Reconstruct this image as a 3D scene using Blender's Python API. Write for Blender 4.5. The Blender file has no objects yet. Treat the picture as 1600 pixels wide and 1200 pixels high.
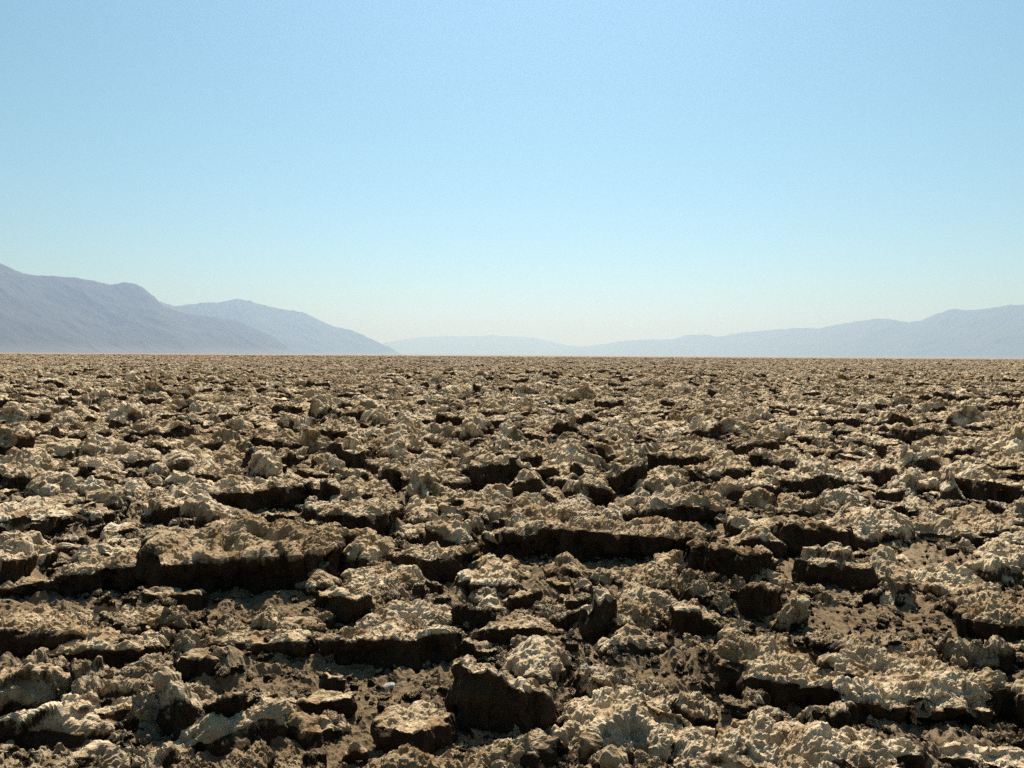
import bpy, math, random
import numpy as np
from mathutils import Matrix, Vector

# ------------------------------------------------------------------ camera, sky, sun, exposure
scene = bpy.context.scene
col = scene.collection
CAM_H = 1.55
F = 1342.0                       # focal length in pixels of the 1600 px wide frame
PITCH = math.radians(1.92)
ROLL = math.radians(0.32)
SUN_EL = math.radians(51.0)
SUN_AZ = math.radians(3.0)       # to the right of straight ahead (+Y)

cam_data = bpy.data.cameras.new('camera')
cam_data.sensor_width = 36.0
cam_data.lens = 36.0 * F / 1600.0
cam_data.clip_start = 0.05
cam_data.clip_end = 200000.0
cam = bpy.data.objects.new('camera', cam_data)
col.objects.link(cam)
cam.matrix_world = (Matrix.Translation((0, 0, CAM_H)) @ Matrix.Rotation(math.pi / 2 - PITCH, 4, 'X')
                    @ Matrix.Rotation(ROLL, 4, 'Z'))
scene.camera = cam
CAM_R = np.array(cam.matrix_world.to_3x3())

world = bpy.data.worlds.new('World')
scene.world = world
world.use_nodes = True
world.cycles.sampling_method = 'NONE'
wn, wl = world.node_tree.nodes, world.node_tree.links
wn.clear()
sky = wn.new('ShaderNodeTexSky')
sky.sky_type = 'NISHITA'
sky.sun_disc = False
sky.sun_elevation = SUN_EL
sky.sun_rotation = SUN_AZ
sky.altitude = 0.0
sky.air_density = 0.76
sky.dust_density = 0.3
sky.ozone_density = 3.0
bg = wn.new('ShaderNodeBackground')
bg.inputs['Strength'].default_value = 0.05
wo = wn.new('ShaderNodeOutputWorld')
hsv = wn.new('ShaderNodeHueSaturation')
hsv.inputs['Saturation'].default_value = 1.08
hsv.inputs['Hue'].default_value = 0.466
wl.new(sky.outputs[0], hsv.inputs['Color'])
wl.new(hsv.outputs[0], bg.inputs['Color'])
wl.new(bg.outputs[0], wo.inputs['Surface'])

sun_data = bpy.data.lights.new('sun', 'SUN')
sun_data.energy = 5.0
sun_data.angle = math.radians(0.53)
sun_data.color = (1.0, 0.92, 0.80)
sun = bpy.data.objects.new('sun', sun_data)
col.objects.link(sun)
sun_dir = Vector((math.sin(SUN_AZ) * math.cos(SUN_EL), math.cos(SUN_AZ) * math.cos(SUN_EL), math.sin(SUN_EL)))
sun.rotation_euler = sun_dir.to_track_quat('Z', 'Y').to_euler()
sun.location = (0, 0, 50)

vs = scene.view_settings
vs.view_transform = 'Standard'
vs.look = 'None'
vs.exposure = 1.08
vs.gamma = 1.0
vs.use_curve_mapping = False
scene.render.engine = 'CYCLES'
scene.cycles.max_bounces = 4
scene.cycles.diffuse_bounces = 1
scene.cycles.glossy_bounces = 1
scene.cycles.volume_bounces = 1
scene.cycles.use_denoising = False
HAZE_DENSITY = 9.8e-5

# ------------------------------------------------------------------ noise
rng0 = np.random.default_rng(7)
GN_ = 32
GRAD = rng0.normal(size=(GN_ ** 3, 3)).astype(np.float32)
GRAD /= np.linalg.norm(GRAD, axis=1, keepdims=True)


def perlin(p):
    p = np.asarray(p, np.float32)
    i = np.floor(p).astype(np.int32)
    f = p - i
    u = f * f * f * (f * (f * 6 - 15) + 10)
    i0 = i & 31
    i1 = (i0 + 1) & 31
    out = 0.0
    for cx in (0, 1):
        ix = (i1 if cx else i0)[:, 0] * 1024
        wx = u[:, 0] if cx else 1 - u[:, 0]
        for cy in (0, 1):
            iy = (i1 if cy else i0)[:, 1] * 32
            wy = wx * (u[:, 1] if cy else 1 - u[:, 1])
            for cz in (0, 1):
                g = GRAD[ix + iy + (i1 if cz else i0)[:, 2]]
                w = wy * (u[:, 2] if cz else 1 - u[:, 2])
                out = out + w * (g[:, 0] * (f[:, 0] - cx) + g[:, 1] * (f[:, 1] - cy) + g[:, 2] * (f[:, 2] - cz))
    return out * 1.6


def fbm(p, octv=3, gain=0.5):
    s, a = 0.0, 1.0
    for k in range(octv):
        s = s + a * perlin(p * (2.03 ** k) + 17.3 * k)
        a *= gain
    return s


def ridged(p, octv=2):
    s, a = 0.0, 1.0
    for k in range(octv):
        n = 1 - np.abs(perlin(p * (2.1 ** k) + 9.7 * k)) * 1.6
        s = s + a * n * np.abs(n)
        a *= 0.5
    return s


# tileable cell-distance volume (16 cells a side)
WC, WR = 16, 96
_pts = rng0.random((WC, WC, WC, 3)).astype(np.float32)


def _worley_volume():
    ax = (np.arange(WR) + 0.5) * WC / WR
    X, Y, Z = np.meshgrid(ax, ax, ax, indexing='ij')
    cx, cy, cz = X.astype(int), Y.astype(int), Z.astype(int)
    f1 = np.full(X.shape, 9.0, np.float32)
    f2 = f1.copy()
    for dx in (-1, 0, 1):
        for dy in (-1, 0, 1):
            for dz in (-1, 0, 1):
                q = _pts[(cx + dx) % WC, (cy + dy) % WC, (cz + dz) % WC]
                d = np.sqrt((cx + dx + q[..., 0] - X) ** 2 + (cy + dy + q[..., 1] - Y) ** 2 + (cz + dz + q[..., 2] - Z) ** 2)
                d = d.astype(np.float32)
                f2 = np.minimum(f2, np.maximum(d, f1))
                f1 = np.minimum(f1, d)
    return f1.ravel(), f2.ravel()


W1, W2 = _worley_volume()


def _vol(v, p):
    q = (np.asarray(p, np.float32) * (WR / WC)) - 0.5
    i = np.floor(q).astype(np.int32)
    f = q - i
    i0 = i % WR
    i1 = (i0 + 1) % WR
    out = 0.0
    for cx in (0, 1):
        ix = (i1 if cx else i0)[:, 0] * WR * WR
        wx = f[:, 0] if cx else 1 - f[:, 0]
        for cy in (0, 1):
            iy = ix + (i1 if cy else i0)[:, 1] * WR
            wy = wx * (f[:, 1] if cy else 1 - f[:, 1])
            for cz in (0, 1):
                out = out + wy * (f[:, 2] if cz else 1 - f[:, 2]) * v[iy + (i1 if cz else i0)[:, 2]]
    return out


def worley(p):
    return _vol(W1, p)


def smooth(a, b, x):
    t = np.clip((x - a) / (b - a), 0, 1)
    return t * t * (3 - 2 * t)


def vert_normals(v, q):
    a, b, c, d = v[q[:, 0]], v[q[:, 1]], v[q[:, 2]], v[q[:, 3]]
    n = np.cross(c - a, d - b)
    out = np.empty_like(v)
    for k in range(3):
        acc = np.zeros(len(v))
        for j in range(4):
            acc += np.bincount(q[:, j], n[:, k], len(v))
        out[:, k] = acc
    return out / np.maximum(np.linalg.norm(out, axis=1, keepdims=True), 1e-9)


def make_mesh(name, v, q, attrs=None, smooth_shade=False):
    me = bpy.data.meshes.new(name)
    v = np.ascontiguousarray(v, np.float32)
    q = np.ascontiguousarray(q, np.int32)
    me.vertices.add(len(v))
    me.vertices.foreach_set('co', v.ravel())
    me.loops.add(q.size)
    me.loops.foreach_set('vertex_index', q.ravel())
    me.polygons.add(len(q))
    me.polygons.foreach_set('loop_start', np.arange(0, q.size, q.shape[1], dtype=np.int32))
    me.polygons.foreach_set('use_smooth', np.full(len(q), smooth_shade))
    me.update(calc_edges=True)
    for k, a in (attrs or {}).items():
        at = me.attributes.new(k, 'FLOAT', 'POINT')
        at.data.foreach_set('value', np.ascontiguousarray(a, np.float32))
    return me


def link(name, me, mat, loc=(0, 0, 0), rz=0.0):
    o = bpy.data.objects.new(name, me)
    if mat and not me.materials:
        me.materials.append(mat)
    o.location = loc
    o.rotation_euler = (0, 0, rz)
    col.objects.link(o)
    return o


def tag(o, label=None, cat=None, group=None, kind=None):
    if label:
        o['label'] = label
    if cat:
        o['category'] = cat
    if group:
        o['group'] = group
    if kind:
        o['kind'] = kind
    return o


# ------------------------------------------------------------------ photo pixel -> direction
def ray(px, py):
    d = CAM_R @ np.array([px - 800.0, 600.0 - py, -F])
    return d / d[1]


def fall(px, py):                # metres the ray falls for each metre ahead
    return -ray(px, py)[2]


def on_ground(px, py):
    r = ray(px, py)
    D = CAM_H / max(-r[2], 1e-5)
    return r[0] * D, D


# ------------------------------------------------------------------ materials
def new_mat(name):
    m = bpy.data.materials.new(name)
    m.use_nodes = True
    nt = m.node_tree
    b = nt.nodes['Principled BSDF']
    b.inputs['Specular IOR Level'].default_value = 0.15
    b.inputs['Roughness'].default_value = 0.9
    return m, nt.nodes, nt.links, b


def noise_node(n, l, vec, scale, detail=4.0, rough=0.6):
    t = n.new('ShaderNodeTexNoise')
    t.inputs['Scale'].default_value = scale
    t.inputs['Detail'].default_value = detail
    t.inputs['Roughness'].default_value = rough
    l.new(vec, t.inputs['Vector'])
    return t.outputs['Fac']


def ramp(n, l, fac, stops):
    r = n.new('ShaderNodeValToRGB')
    e = r.color_ramp.elements
    while len(e) < len(stops):
        e.new(0.5)
    for k, (p, c) in enumerate(stops):
        e[k].position = p
        e[k].color = (*c, 1)
    l.new(fac, r.inputs['Fac'])
    return r.outputs['Color']


def mixc(n, l, fac, a, b, mode='MIX'):
    m = n.new('ShaderNodeMix')
    m.data_type = 'RGBA'
    m.blend_type = mode
    for sock, val in ((m.inputs['Factor'], fac), (m.inputs['A'], a), (m.inputs['B'], b)):
        if isinstance(val, (int, float)):
            sock.default_value = val
        elif isinstance(val, tuple):
            sock.default_value = (*val, 1)
        else:
            l.new(val, sock)
    return m.outputs['Result']


def math_node(n, l, op, a, b=None, c=None):
    m = n.new('ShaderNodeMath')
    m.operation = op
    for k, val in enumerate((a, b, c)):
        if val is None:
            continue
        if isinstance(val, (int, float)):
            m.inputs[k].default_value = val
        else:
            l.new(val, m.inputs[k])
    return m.outputs[0]


SALT = (0.59, 0.45, 0.28)
SALT_PALE = (0.89, 0.76, 0.56)
MUD = (0.155, 0.105, 0.062)
SILT = (0.33, 0.25, 0.155)


def crust_material():
    m, n, l, b = new_mat('salt_crust')
    tc = n.new('ShaderNodeTexCoord')
    oi = n.new('ShaderNodeObjectInfo')
    at = n.new('ShaderNodeAttribute')
    at.attribute_name = 'crust'
    off = n.new('ShaderNodeVectorMath')
    off.operation = 'ADD'
    comb = n.new('ShaderNodeCombineXYZ')
    l.new(math_node(n, l, 'MULTIPLY', oi.outputs['Random'], 31.0), comb.inputs[0])
    l.new(math_node(n, l, 'MULTIPLY', oi.outputs['Random'], 57.0), comb.inputs[1])
    l.new(tc.outputs['Object'], off.inputs[0])
    l.new(comb.outputs[0], off.inputs[1])
    v = off.outputs[0]
    big = noise_node(n, l, v, 5.0, 4.0)
    fine = noise_node(n, l, v, 38.0, 5.0, 0.7)
    salt = mixc(n, l, fine, SALT, SALT_PALE)
    stain = ramp(n, l, big, [(0.36, (0.0, 0.0, 0.0)), (0.60, (1, 1, 1))])
    brown = mixc(n, l, fine, (0.24, 0.155, 0.08), (0.45, 0.315, 0.18))
    top = mixc(n, l, stain, brown, salt)
    side = mixc(n, l, fine, (0.013, 0.008, 0.004), (0.095, 0.06, 0.034))  # broken mud faces, with deep shade put into their colour
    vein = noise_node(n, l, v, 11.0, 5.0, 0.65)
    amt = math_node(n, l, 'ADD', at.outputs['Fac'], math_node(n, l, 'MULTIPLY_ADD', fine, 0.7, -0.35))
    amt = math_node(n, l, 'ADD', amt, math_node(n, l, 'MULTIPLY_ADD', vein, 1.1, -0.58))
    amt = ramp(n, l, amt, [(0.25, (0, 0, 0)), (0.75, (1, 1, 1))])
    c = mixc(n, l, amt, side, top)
    geo = n.new('ShaderNodeNewGeometry')
    field = noise_node(n, l, geo.outputs['Position'], 0.35, 3.0)
    patch = ramp(n, l, field, [(0.36, (0.72, 0.66, 0.57)), (0.52, (1.0, 0.985, 0.96)), (0.66, (1.12, 1.15, 1.22))])
    c = mixc(n, l, 1.0, c, patch, 'MULTIPLY')
    tint = ramp(n, l, oi.outputs['Random'], [(0.0, (0.84, 0.82, 0.79)), (0.5, (0.98, 0.97, 0.96)), (1.0, (1.1, 1.1, 1.1))])
    c = mixc(n, l, 1.0, c, tint, 'MULTIPLY')
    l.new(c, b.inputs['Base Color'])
    vor = n.new('ShaderNodeTexVoronoi')
    vor.inputs['Scale'].default_value = 60.0
    l.new(v, vor.inputs['Vector'])
    hgt = math_node(n, l, 'SUBTRACT', noise_node(n, l, v, 85.0, 4.0, 0.75), math_node(n, l, 'MULTIPLY', vor.outputs['Distance'], 0.5))
    bp = n.new('ShaderNodeBump')
    bp.inputs['Strength'].default_value = 1.0
    bp.inputs['Distance'].default_value = 0.02
    l.new(hgt, bp.inputs['Height'])
    l.new(bp.outputs[0], b.inputs['Normal'])
    return m


def ground_material():
    m, n, l, b = new_mat('salt_pan_silt')
    tc = n.new('ShaderNodeTexCoord')
    at = n.new('ShaderNodeAttribute')
    at.attribute_name = 'crust'
    v = tc.outputs['Object']
    big = noise_node(n, l, v, 0.9, 5.0)
    fine = noise_node(n, l, v, 26.0, 6.0, 0.7)
    silt = mixc(n, l, fine, (0.10, 0.066, 0.035), (0.30, 0.215, 0.125))
    salt = mixc(n, l, fine, (0.15, 0.10, 0.055), (0.46, 0.355, 0.23))
    amt = math_node(n, l, 'ADD', at.outputs['Fac'], math_node(n, l, 'MULTIPLY_ADD', big, 1.0, -0.5))
    amt = ramp(n, l, amt, [(0.2, (0, 0, 0)), (0.9, (1, 1, 1))])
    l.new(mixc(n, l, amt, silt, salt), b.inputs['Base Color'])
    bp = n.new('ShaderNodeBump')
    bp.inputs['Strength'].default_value = 1.0
    bp.inputs['Distance'].default_value = 0.02
    l.new(noise_node(n, l, v, 60.0, 6.0, 0.75), bp.inputs['Height'])
    l.new(bp.outputs[0], b.inputs['Normal'])
    return m


def hill_material(name, rock, fan):
    m, n, l, b = new_mat(name)
    tc = n.new('ShaderNodeTexCoord')
    at = n.new('ShaderNodeAttribute')
    at.attribute_name = 'fan'
    nz = noise_node(n, l, tc.outputs['Object'], 0.004, 6.0)
    dark = tuple(0.7 * c for c in rock)
    l.new(mixc(n, l, at.outputs['Fac'], mixc(n, l, nz, dark, rock), fan), b.inputs['Base Color'])
    return m


def stone_material():
    m, n, l, b = new_mat('pale_stone')
    tc = n.new('ShaderNodeTexCoord')
    nz = noise_node(n, l, tc.outputs['Object'], 60.0, 4.0)
    l.new(mixc(n, l, nz, (0.26, 0.25, 0.23), (0.46, 0.44, 0.41)), b.inputs['Base Color'])
    return m


MAT_CRUST = crust_material()
MAT_GROUND = ground_material()

# ------------------------------------------------------------------ the big clods as the photo shows them
# left x, right x, lowest dark y (foot of its shadow), front lip y, back edge y, style, turn in degrees, label, short name used by neighbours
HEROES = [
    # ---- nearest row, bottom of the frame
    (1062, 1445, 1285, 1208, 1112, 'slab', -6, 'huge pale pitted salt slab filling the bottom right foreground', 'the huge pale slab'),
    (482, 838, 1262, 1214, 1168, 'ridge', 4, 'bright spiky salt ridge cut off by the bottom edge of the frame', None),
    (862, 1108, 1214, 1135, 1045, 'mound', 0, 'big bright crumbly salt mound beside the huge pale slab', 'the big bright mound'),
    (703, 840, 1178, 1064, 1052, 'block', -4, 'tall salt block with a black front face and slope falling right', 'the tall black-faced block'),
    (595, 706, 1190, 1140, 1096, 'cup', 0, 'salt block with a bright scooped top, left of the tall black-faced block', None),
    (1470, 1630, 1222, 1182, 1150, 'block', -10, 'dark-fronted salt clod in the bottom right corner', None),
    (1572, 1650, 1150, 1092, 1062, 'block', 0, 'dark salt clod cut off by the right edge of the frame', None),
    (0, 168, 1198, 1132, 1098, 'ridge', 32, 'pale salt ridge running diagonally into the bottom left corner', 'the diagonal corner ridge'),
    (-35, 112, 1150, 1070, 1040, 'mound', 6, 'rounded pale-topped salt boulder at the left edge above the corner ridge', None),
    (258, 456, 1192, 1142, 1094, 'ridge', 28, 'long bright salt ridge slanting up to the right, bottom left area', 'the slanting bright ridge'),
    (114, 190, 1212, 1186, 1168, 'mound', 0, 'crumbly low salt lump between the corner ridge and slanting ridge', None),
    (104, 246, 1164, 1122, 1068, 'slab', -8, 'sloping crumbly salt slab with a straight black lower edge, left foreground', 'the sloping crumbly slab'),
    (445, 532, 1170, 1132, 1112, 'mound', 0, 'cluster lump of crumbly salt touching the right end of the slanting ridge', None),
    (458, 556, 1124, 1102, 1083, 'slab', 0, 'low salt slab with a small dark overhang beside the silt patch', None),
    (540, 572, 1194, 1172, 1160, 'peak', 0, 'tiny pointed brown clod near the bottom edge on silt', None),
    (1290, 1545, 1160, 1104, 1010, 'slab', -24, 'broad tilted pale salt sheet with ragged front, right foreground', 'the broad tilted sheet'),
    (1103, 1302, 1116, 1056, 985, 'slab', -8, 'large pale slab with pitted top overhanging a deep black hollow', 'the slab over the black hollow'),
    (1500, 1668, 1036, 985, 922, 'slab', 0, 'thick bright-topped salt slab at the right edge with black underside', 'the thick slab at the right edge'),
    # ---- second row
    (65, 268, 1064, 1010, 990, 'arch', 6, 'bulky salt clod with a dark hollow front, left foreground', 'the hollow-fronted clod'),
    (140, 262, 999, 988, 943, 'mound', 0, 'bright crumbly crest rising behind the hollow-fronted clod', None),
    (-60, 152, 1046, 992, 950, 'slab', 5, 'long dark-fronted salt slab running off the left edge', 'the long slab at the left edge'),
    (288, 342, 1080, 1040, 1017, 'block', 0, 'small square salt block with a black front, left of the long low slab', None),
    (338, 486, 1042, 1009, 988, 'slab', 0, 'low brown-fronted salt slab left of the long low slab', None),
    (504, 706, 1052, 1001, 974, 'slab', 0, 'long low salt slab with a continuous black shadow under it', 'the long low slab'),
    (572, 706, 1000, 984, 930, 'mound', -22, 'bright crest of crumbly salt rising behind the long low slab', None),
    (521, 582, 982, 932, 920, 'pillar', 0, 'upright dark square-edged salt pillar left of centre', 'the dark square-edged pillar'),
    (535, 657, 942, 915, 873, 'mound', 0, 'rough salt mound directly behind the dark square-edged pillar', None),
    (399, 434, 986, 957, 945, 'peak', 0, 'small pointed salt lump beside the silt patch left of the pillar', None),
    (432, 500, 994, 974, 960, 'mound', 0, 'small low salt lump just left of the dark square-edged pillar', None),
    (508, 538, 1080, 1064, 1055, 'block', 12, 'little dark rock standing on the silt patch', None),
    (795, 893, 1092, 1036, 983, 'mound', -10, 'knobbly salt boulder with cauliflower top in the centre foreground', 'the knobbly centre boulder'),
    (746, 872, 1012, 978, 953, 'arch', 14, 'curved salt slab leaning behind the knobbly centre boulder', None),
    (908, 964, 1020, 932, 915, 'pillar', -6, 'tall upright salt pillar with a lit left face right of centre', 'the tall lit pillar'),
    (955, 1056, 986, 950, 904, 'mound', 0, 'bushy crumbly salt mound joined to the tall lit pillar', None),
    (1050, 1120, 1000, 956, 937, 'block', 0, 'salt block with overhanging brow right of the bushy mound', None),
    (937, 1030, 1037, 987, 977, 'peak', 0, 'dark wedge of salt standing in front of the tall lit pillar', 'the dark wedge'),
    (1164, 1214, 986, 927, 915, 'pillar', 4, 'narrow dark salt post standing alone right of centre', 'the narrow dark post'),
    (790, 840, 955, 930, 921, 'block', 0, 'small steep salt block above the curved leaning slab', None),
    (736, 792, 957, 938, 924, 'peak', 0, 'small brown pinnacle left of the small steep block', None),
    # ---- third row
    (260, 542, 940, 868, 812, 'slab', 7, 'broad flat salt slab with smooth silty top and deep black front', 'the broad flat slab'),
    (50, 226, 946, 906, 862, 'slab', -5, 'wide crumbly salt slab with a long black front, left edge area', 'the wide left slab'),
    (-45, 52, 936, 882, 865, 'block', 0, 'brown-faced salt block at the left edge beside the wide left slab', None),
    (176, 238, 896, 870, 852, 'block', 0, 'chunky salt lump between the wide left slab and broad flat slab', None),
    (610, 738, 920, 872, 850, 'slab', -6, 'humped salt slab with a pale spine, centre left', 'the pale-spined slab'),
    (727, 824, 918, 882, 860, 'peak', 0, 'dark pyramid of salt with one sharp tip near the centre', 'the dark pyramid'),
    (867, 1120, 890, 838, 812, 'slab', 0, 'very long wall-like salt slab with a notch in its middle', 'the long notched wall'),
    (762, 872, 886, 830, 806, 'slab', -18, 'tilted pale slab dipping to the right beside the long notched wall', 'the tilted pale slab'),
    (1000, 1130, 826, 776, 760, 'arch', 0, 'arched salt slab with a wide black cave under it', 'the black cave arch'),
    (1140, 1217, 880, 835, 822, 'arch', -6, 'hooded salt block with a pale cap, right of the long notched wall', None),
    (1222, 1330, 874, 826, 808, 'block', 0, 'blocky brown-faced salt boulder split by a crack, right of centre', 'the cracked brown boulder'),
    (1318, 1410, 862, 815, 780, 'mound', 0, 'high bulky salt boulder with a ragged dark face, right side', 'the high bulky boulder'),
    (1412, 1592, 856, 826, 790, 'slab', 12, 'long pale salt slab rising to the right over a black shadow', 'the long rising slab'),
    (1250, 1346, 930, 874, 855, 'block', -14, 'dark broken salt block tilted left, right middle ground', 'the dark broken block'),
    (1344, 1428, 922, 884, 852, 'peak', 0, 'grey-lit faceted salt boulder touching the dark broken block', None),
    (1425, 1540, 938, 912, 880, 'mound', -10, 'rough heap of salt rubble above the thick slab at right', None),
    (1528, 1612, 902, 872, 840, 'mound', -20, 'pale rough salt lump at the right edge below the long rising slab', None),
    (1574, 1640, 872, 838, 820, 'block', 0, 'brown salt block cut by the right edge, beyond the rough lump', None),
    (1133, 1206, 906, 889, 881, 'slab', -6, 'thin salt plate lying on silt right of the long notched wall', None),
    (940, 1062, 918, 898, 880, 'mound', 0, 'row of crumbly salt knobs in front of the long notched wall', None),
    (854, 916, 906, 880, 862, 'peak', 0, 'crumbly dark salt lump between the pyramid and the notched wall', None),
    (898, 926, 925, 910, 899, 'peak', 0, 'tiny pale cone of salt in front of the notched wall', None),
    # ---- fourth row
    (-25, 124, 850, 822, 780, 'slab', 6, 'flat pale salt plate with a straight dark edge at the left', 'the flat plate at the left'),
    (54, 132, 863, 849, 843, 'ridge', 0, 'thin low salt ridge just below the flat plate at the left', None),
    (128, 178, 874, 855, 838, 'mound', 0, 'small brown salt hump at the right end of the thin low ridge', None),
    (143, 161, 832, 809, 802, 'pillar', 0, 'small dark stub of salt right of the flat plate at the left', None),
    (166, 206, 844, 829, 815, 'block', 0, 'small salt clod with a black underside below the dark brick-like block', None),
    (222, 277, 826, 793, 781, 'block', 0, 'brick-like dark salt block left of the broad flat slab', 'the dark brick-like block'),
    (268, 312, 806, 790, 774, 'mound', 0, 'spiky salt lump against the right side of the brick-like block', None),
    (134, 192, 801, 776, 764, 'slab', 0, 'short dark-fronted salt slab above the small dark stub', None),
    (178, 242, 786, 774, 750, 'mound', 0, 'pale salt hump behind the short dark-fronted slab', None),
    (324, 476, 806, 768, 757, 'slab', 0, 'straight black-fronted salt slab above the broad flat slab', 'the straight black-fronted slab'),
    (474, 618, 786, 768, 752, 'arch', -6, 'curved pale-rimmed salt slab right of the straight black-fronted slab', 'the curved pale-rimmed slab'),
    (509, 624, 855, 818, 784, 'slab', -5, 'bright-topped salt block with a ragged black front, left of centre', 'the bright-topped block'),
    (478, 530, 823, 802, 790, 'slab', 0, 'dark salt chunk against the left side of the bright-topped block', None),
    (640, 692, 832, 810, 792, 'mound', 0, 'dome of salt right of the bright-topped block', None),
    (694, 764, 833, 803, 795, 'block', 0, 'drum-shaped salt block with a spiky rim near the centre', 'the drum-shaped block'),
    (714, 782, 800, 786, 765, 'mound', 0, 'furry-looking salt hump behind the drum-shaped block', None),
    (624, 682, 850, 838, 822, 'mound', 0, 'low crumbly lump behind the left end of the pale-spined slab', None),
    (680, 760, 866, 850, 830, 'mound', 0, 'low crumbly lump in front of the drum-shaped block', None),
    (796, 946, 838, 822, 776, 'cup', 6, 'big flat pale salt plate with a raised rim in the centre', 'the big flat centre plate'),
    (893, 950, 796, 752, 742, 'arch', 20, 'fluted upright salt fin behind the big flat centre plate', None),
    (990, 1010, 816, 792, 783, 'pillar', 0, 'thin dark fin of salt left of the black cave arch', None),
    (1124, 1178, 829, 806, 788, 'block', 0, 'salt lump with dark left face right of the black cave arch', None),
    (1202, 1278, 806, 792, 770, 'mound', 0, 'soft pale salt mound above the cracked brown boulder', None),
    (1283, 1346, 796, 775, 759, 'mound', 0, 'smooth dome of salt above the high bulky boulder', None),
    (1340, 1378, 780, 768, 760, 'block', 0, 'small dark clod right of the smooth dome', None),
    (1374, 1412, 792, 769, 764, 'slab', 0, 'small flat clod over a black pocket right of the smooth dome', None),
    (1398, 1474, 816, 796, 777, 'slab', 5, 'pale ledge of salt behind the left end of the long rising slab', None),
    (1504, 1622, 794, 756, 741, 'slab', -8, 'big black-faced salt block at the right edge above the rising slab', 'the big black-faced block at right'),
    (1468, 1508, 800, 750, 732, 'peak', 0, 'upright grey-lit spire beside the big black-faced block at right', None),
    # ---- fifth row
    (102, 277, 746, 723, 708, 'arch', 0, 'long arched salt slab with a dark curved front, left side', 'the long left arch'),
    (274, 380, 761, 743, 729, 'arch', 0, 'smaller arched salt slab right of the long left arch', 'the smaller left arch'),
    (142, 186, 752, 742, 736, 'slab', 0, 'low dark chip of salt under the long left arch', None),
    (218, 252, 771, 750, 741, 'peak', 0, 'rough dark tooth of salt under the right end of the long left arch', None),
    (276, 302, 780, 768, 760, 'mound', 0, 'little pale knob at the left end of the straight black-fronted slab', None),
    (0, 26, 786, 771, 764, 'block', 0, 'tiny upright clod on the left edge above the flat plate', None),
    (-10, 68, 731, 716, 704, 'slab', -8, 'pale sloping slab at the left edge beyond the long left arch', None),
    (78, 120, 722, 701, 696, 'block', 0, 'very dark square clod left of the long left arch', None),
    (112, 152, 716, 701, 690, 'mound', 0, 'rounded clod right of the very dark square clod', None),
    (164, 188, 714, 692, 684, 'peak', 24, 'leaning thin salt fin behind the long left arch', None),
    (186, 282, 712, 702, 688, 'arch', 0, 'low arched slab behind the right half of the long left arch', None),
    (256, 332, 738, 725, 702, 'mound', 0, 'spiky pale mound behind the smaller left arch', None),
    (328, 380, 729, 719, 696, 'mound', 0, 'pale salt mound right of the spiky one behind the smaller left arch', None),
    (516, 576, 735, 697, 679, 'block', 10, 'dark boulder with a thin white rim line, left of centre', 'the white-rimmed dark boulder'),
    (434, 486, 731, 711, 702, 'slab', 0, 'dark-fronted clod left of the white-rimmed dark boulder', None),
    (480, 512, 729, 716, 703, 'peak', 0, 'peaked clod touching the white-rimmed dark boulder', None),
    (414, 443, 746, 731, 724, 'block', 0, 'small square clod above the straight black-fronted slab', None),
    (440, 470, 757, 742, 731, 'peak', 0, 'small pointed clod right of the small square one', None),
    (464, 514, 751, 735, 728, 'slab', 0, 'low slab above the curved pale-rimmed slab', None),
    (506, 588, 756, 745, 734, 'mound', 0, 'pale double hump behind the curved pale-rimmed slab', None),
    (554, 592, 713, 697, 685, 'mound', 0, 'round clod right of the white-rimmed dark boulder', None),
    (604, 640, 741, 724, 712, 'peak', 0, 'fluted clod at the upper edge of the central silt patch', None),
    (576, 608, 737, 724, 712, 'mound', 0, 'rounded clod left of the fluted clod by the silt patch', None),
    (663, 708, 736, 720, 705, 'arch', 10, 'humped clod at the right of the central silt patch', None),
    (664, 722, 784, 771, 757, 'mound', 0, 'low clod in the silt patch left of the furry-looking hump', None),
    (743, 800, 770, 730, 708, 'block', -12, 'dark boulder with a lit shoulder over a black hollow, centre', 'the lit-shouldered boulder'),
    (798, 846, 780, 740, 731, 'arch', 0, 'dark clod behind the left end of the big flat centre plate', None),
    (804, 876, 734, 714, 700, 'cup', 0, 'round drum-like slab with a ringed top beyond the centre plate', 'the ringed round slab'),
    (844, 946, 756, 744, 727, 'slab', 8, 'pale plate between the ringed round slab and the fluted fin', None),
    (948, 996, 776, 732, 714, 'block', 0, 'dark hollow rock left of the black cave arch', None),
    (1008, 1072, 766, 746, 722, 'mound', 0, 'lumpy clods heaped behind the black cave arch', None),
    (990, 1064, 728, 711, 700, 'slab', 14, 'slab tilted up to the right behind the black cave arch', None),
    (944, 1008, 716, 704, 697, 'slab', 0, 'low dark-fronted slab left of the slab tilted up', None),
    (1077, 1168, 768, 744, 722, 'slab', 0, 'pale plate with a straight dark front beyond the black cave arch', 'the pale plate beyond the arch'),
    (1132, 1212, 786, 763, 749, 'slab', 8, 'sloping brown-faced slab right of the pale plate beyond the arch', None),
    (1230, 1294, 763, 739, 732, 'slab', 0, 'black-fronted slab with a thin lit rim, right of centre', None),
    (1314, 1422, 766, 738, 714, 'arch', 0, 'rounded loaf-like slab over a black recess, right side', 'the loaf-like slab'),
    (1420, 1452, 746, 726, 716, 'mound', 0, 'smooth round boulder right of the loaf-like slab', None),
    (1508, 1556, 747, 739, 731, 'slab', 0, 'small pale step above the big black-faced block at right', None),
    (1545, 1612, 754, 746, 739, 'slab', 0, 'small dark step right of the small pale step', None),
    (1420, 1472, 714, 696, 683, 'arch', 0, 'dark domed clod beyond the smooth round boulder', None),
    (1494, 1532, 736, 723, 712, 'block', 0, 'small dark clod above the upright grey-lit spire', None),
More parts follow.
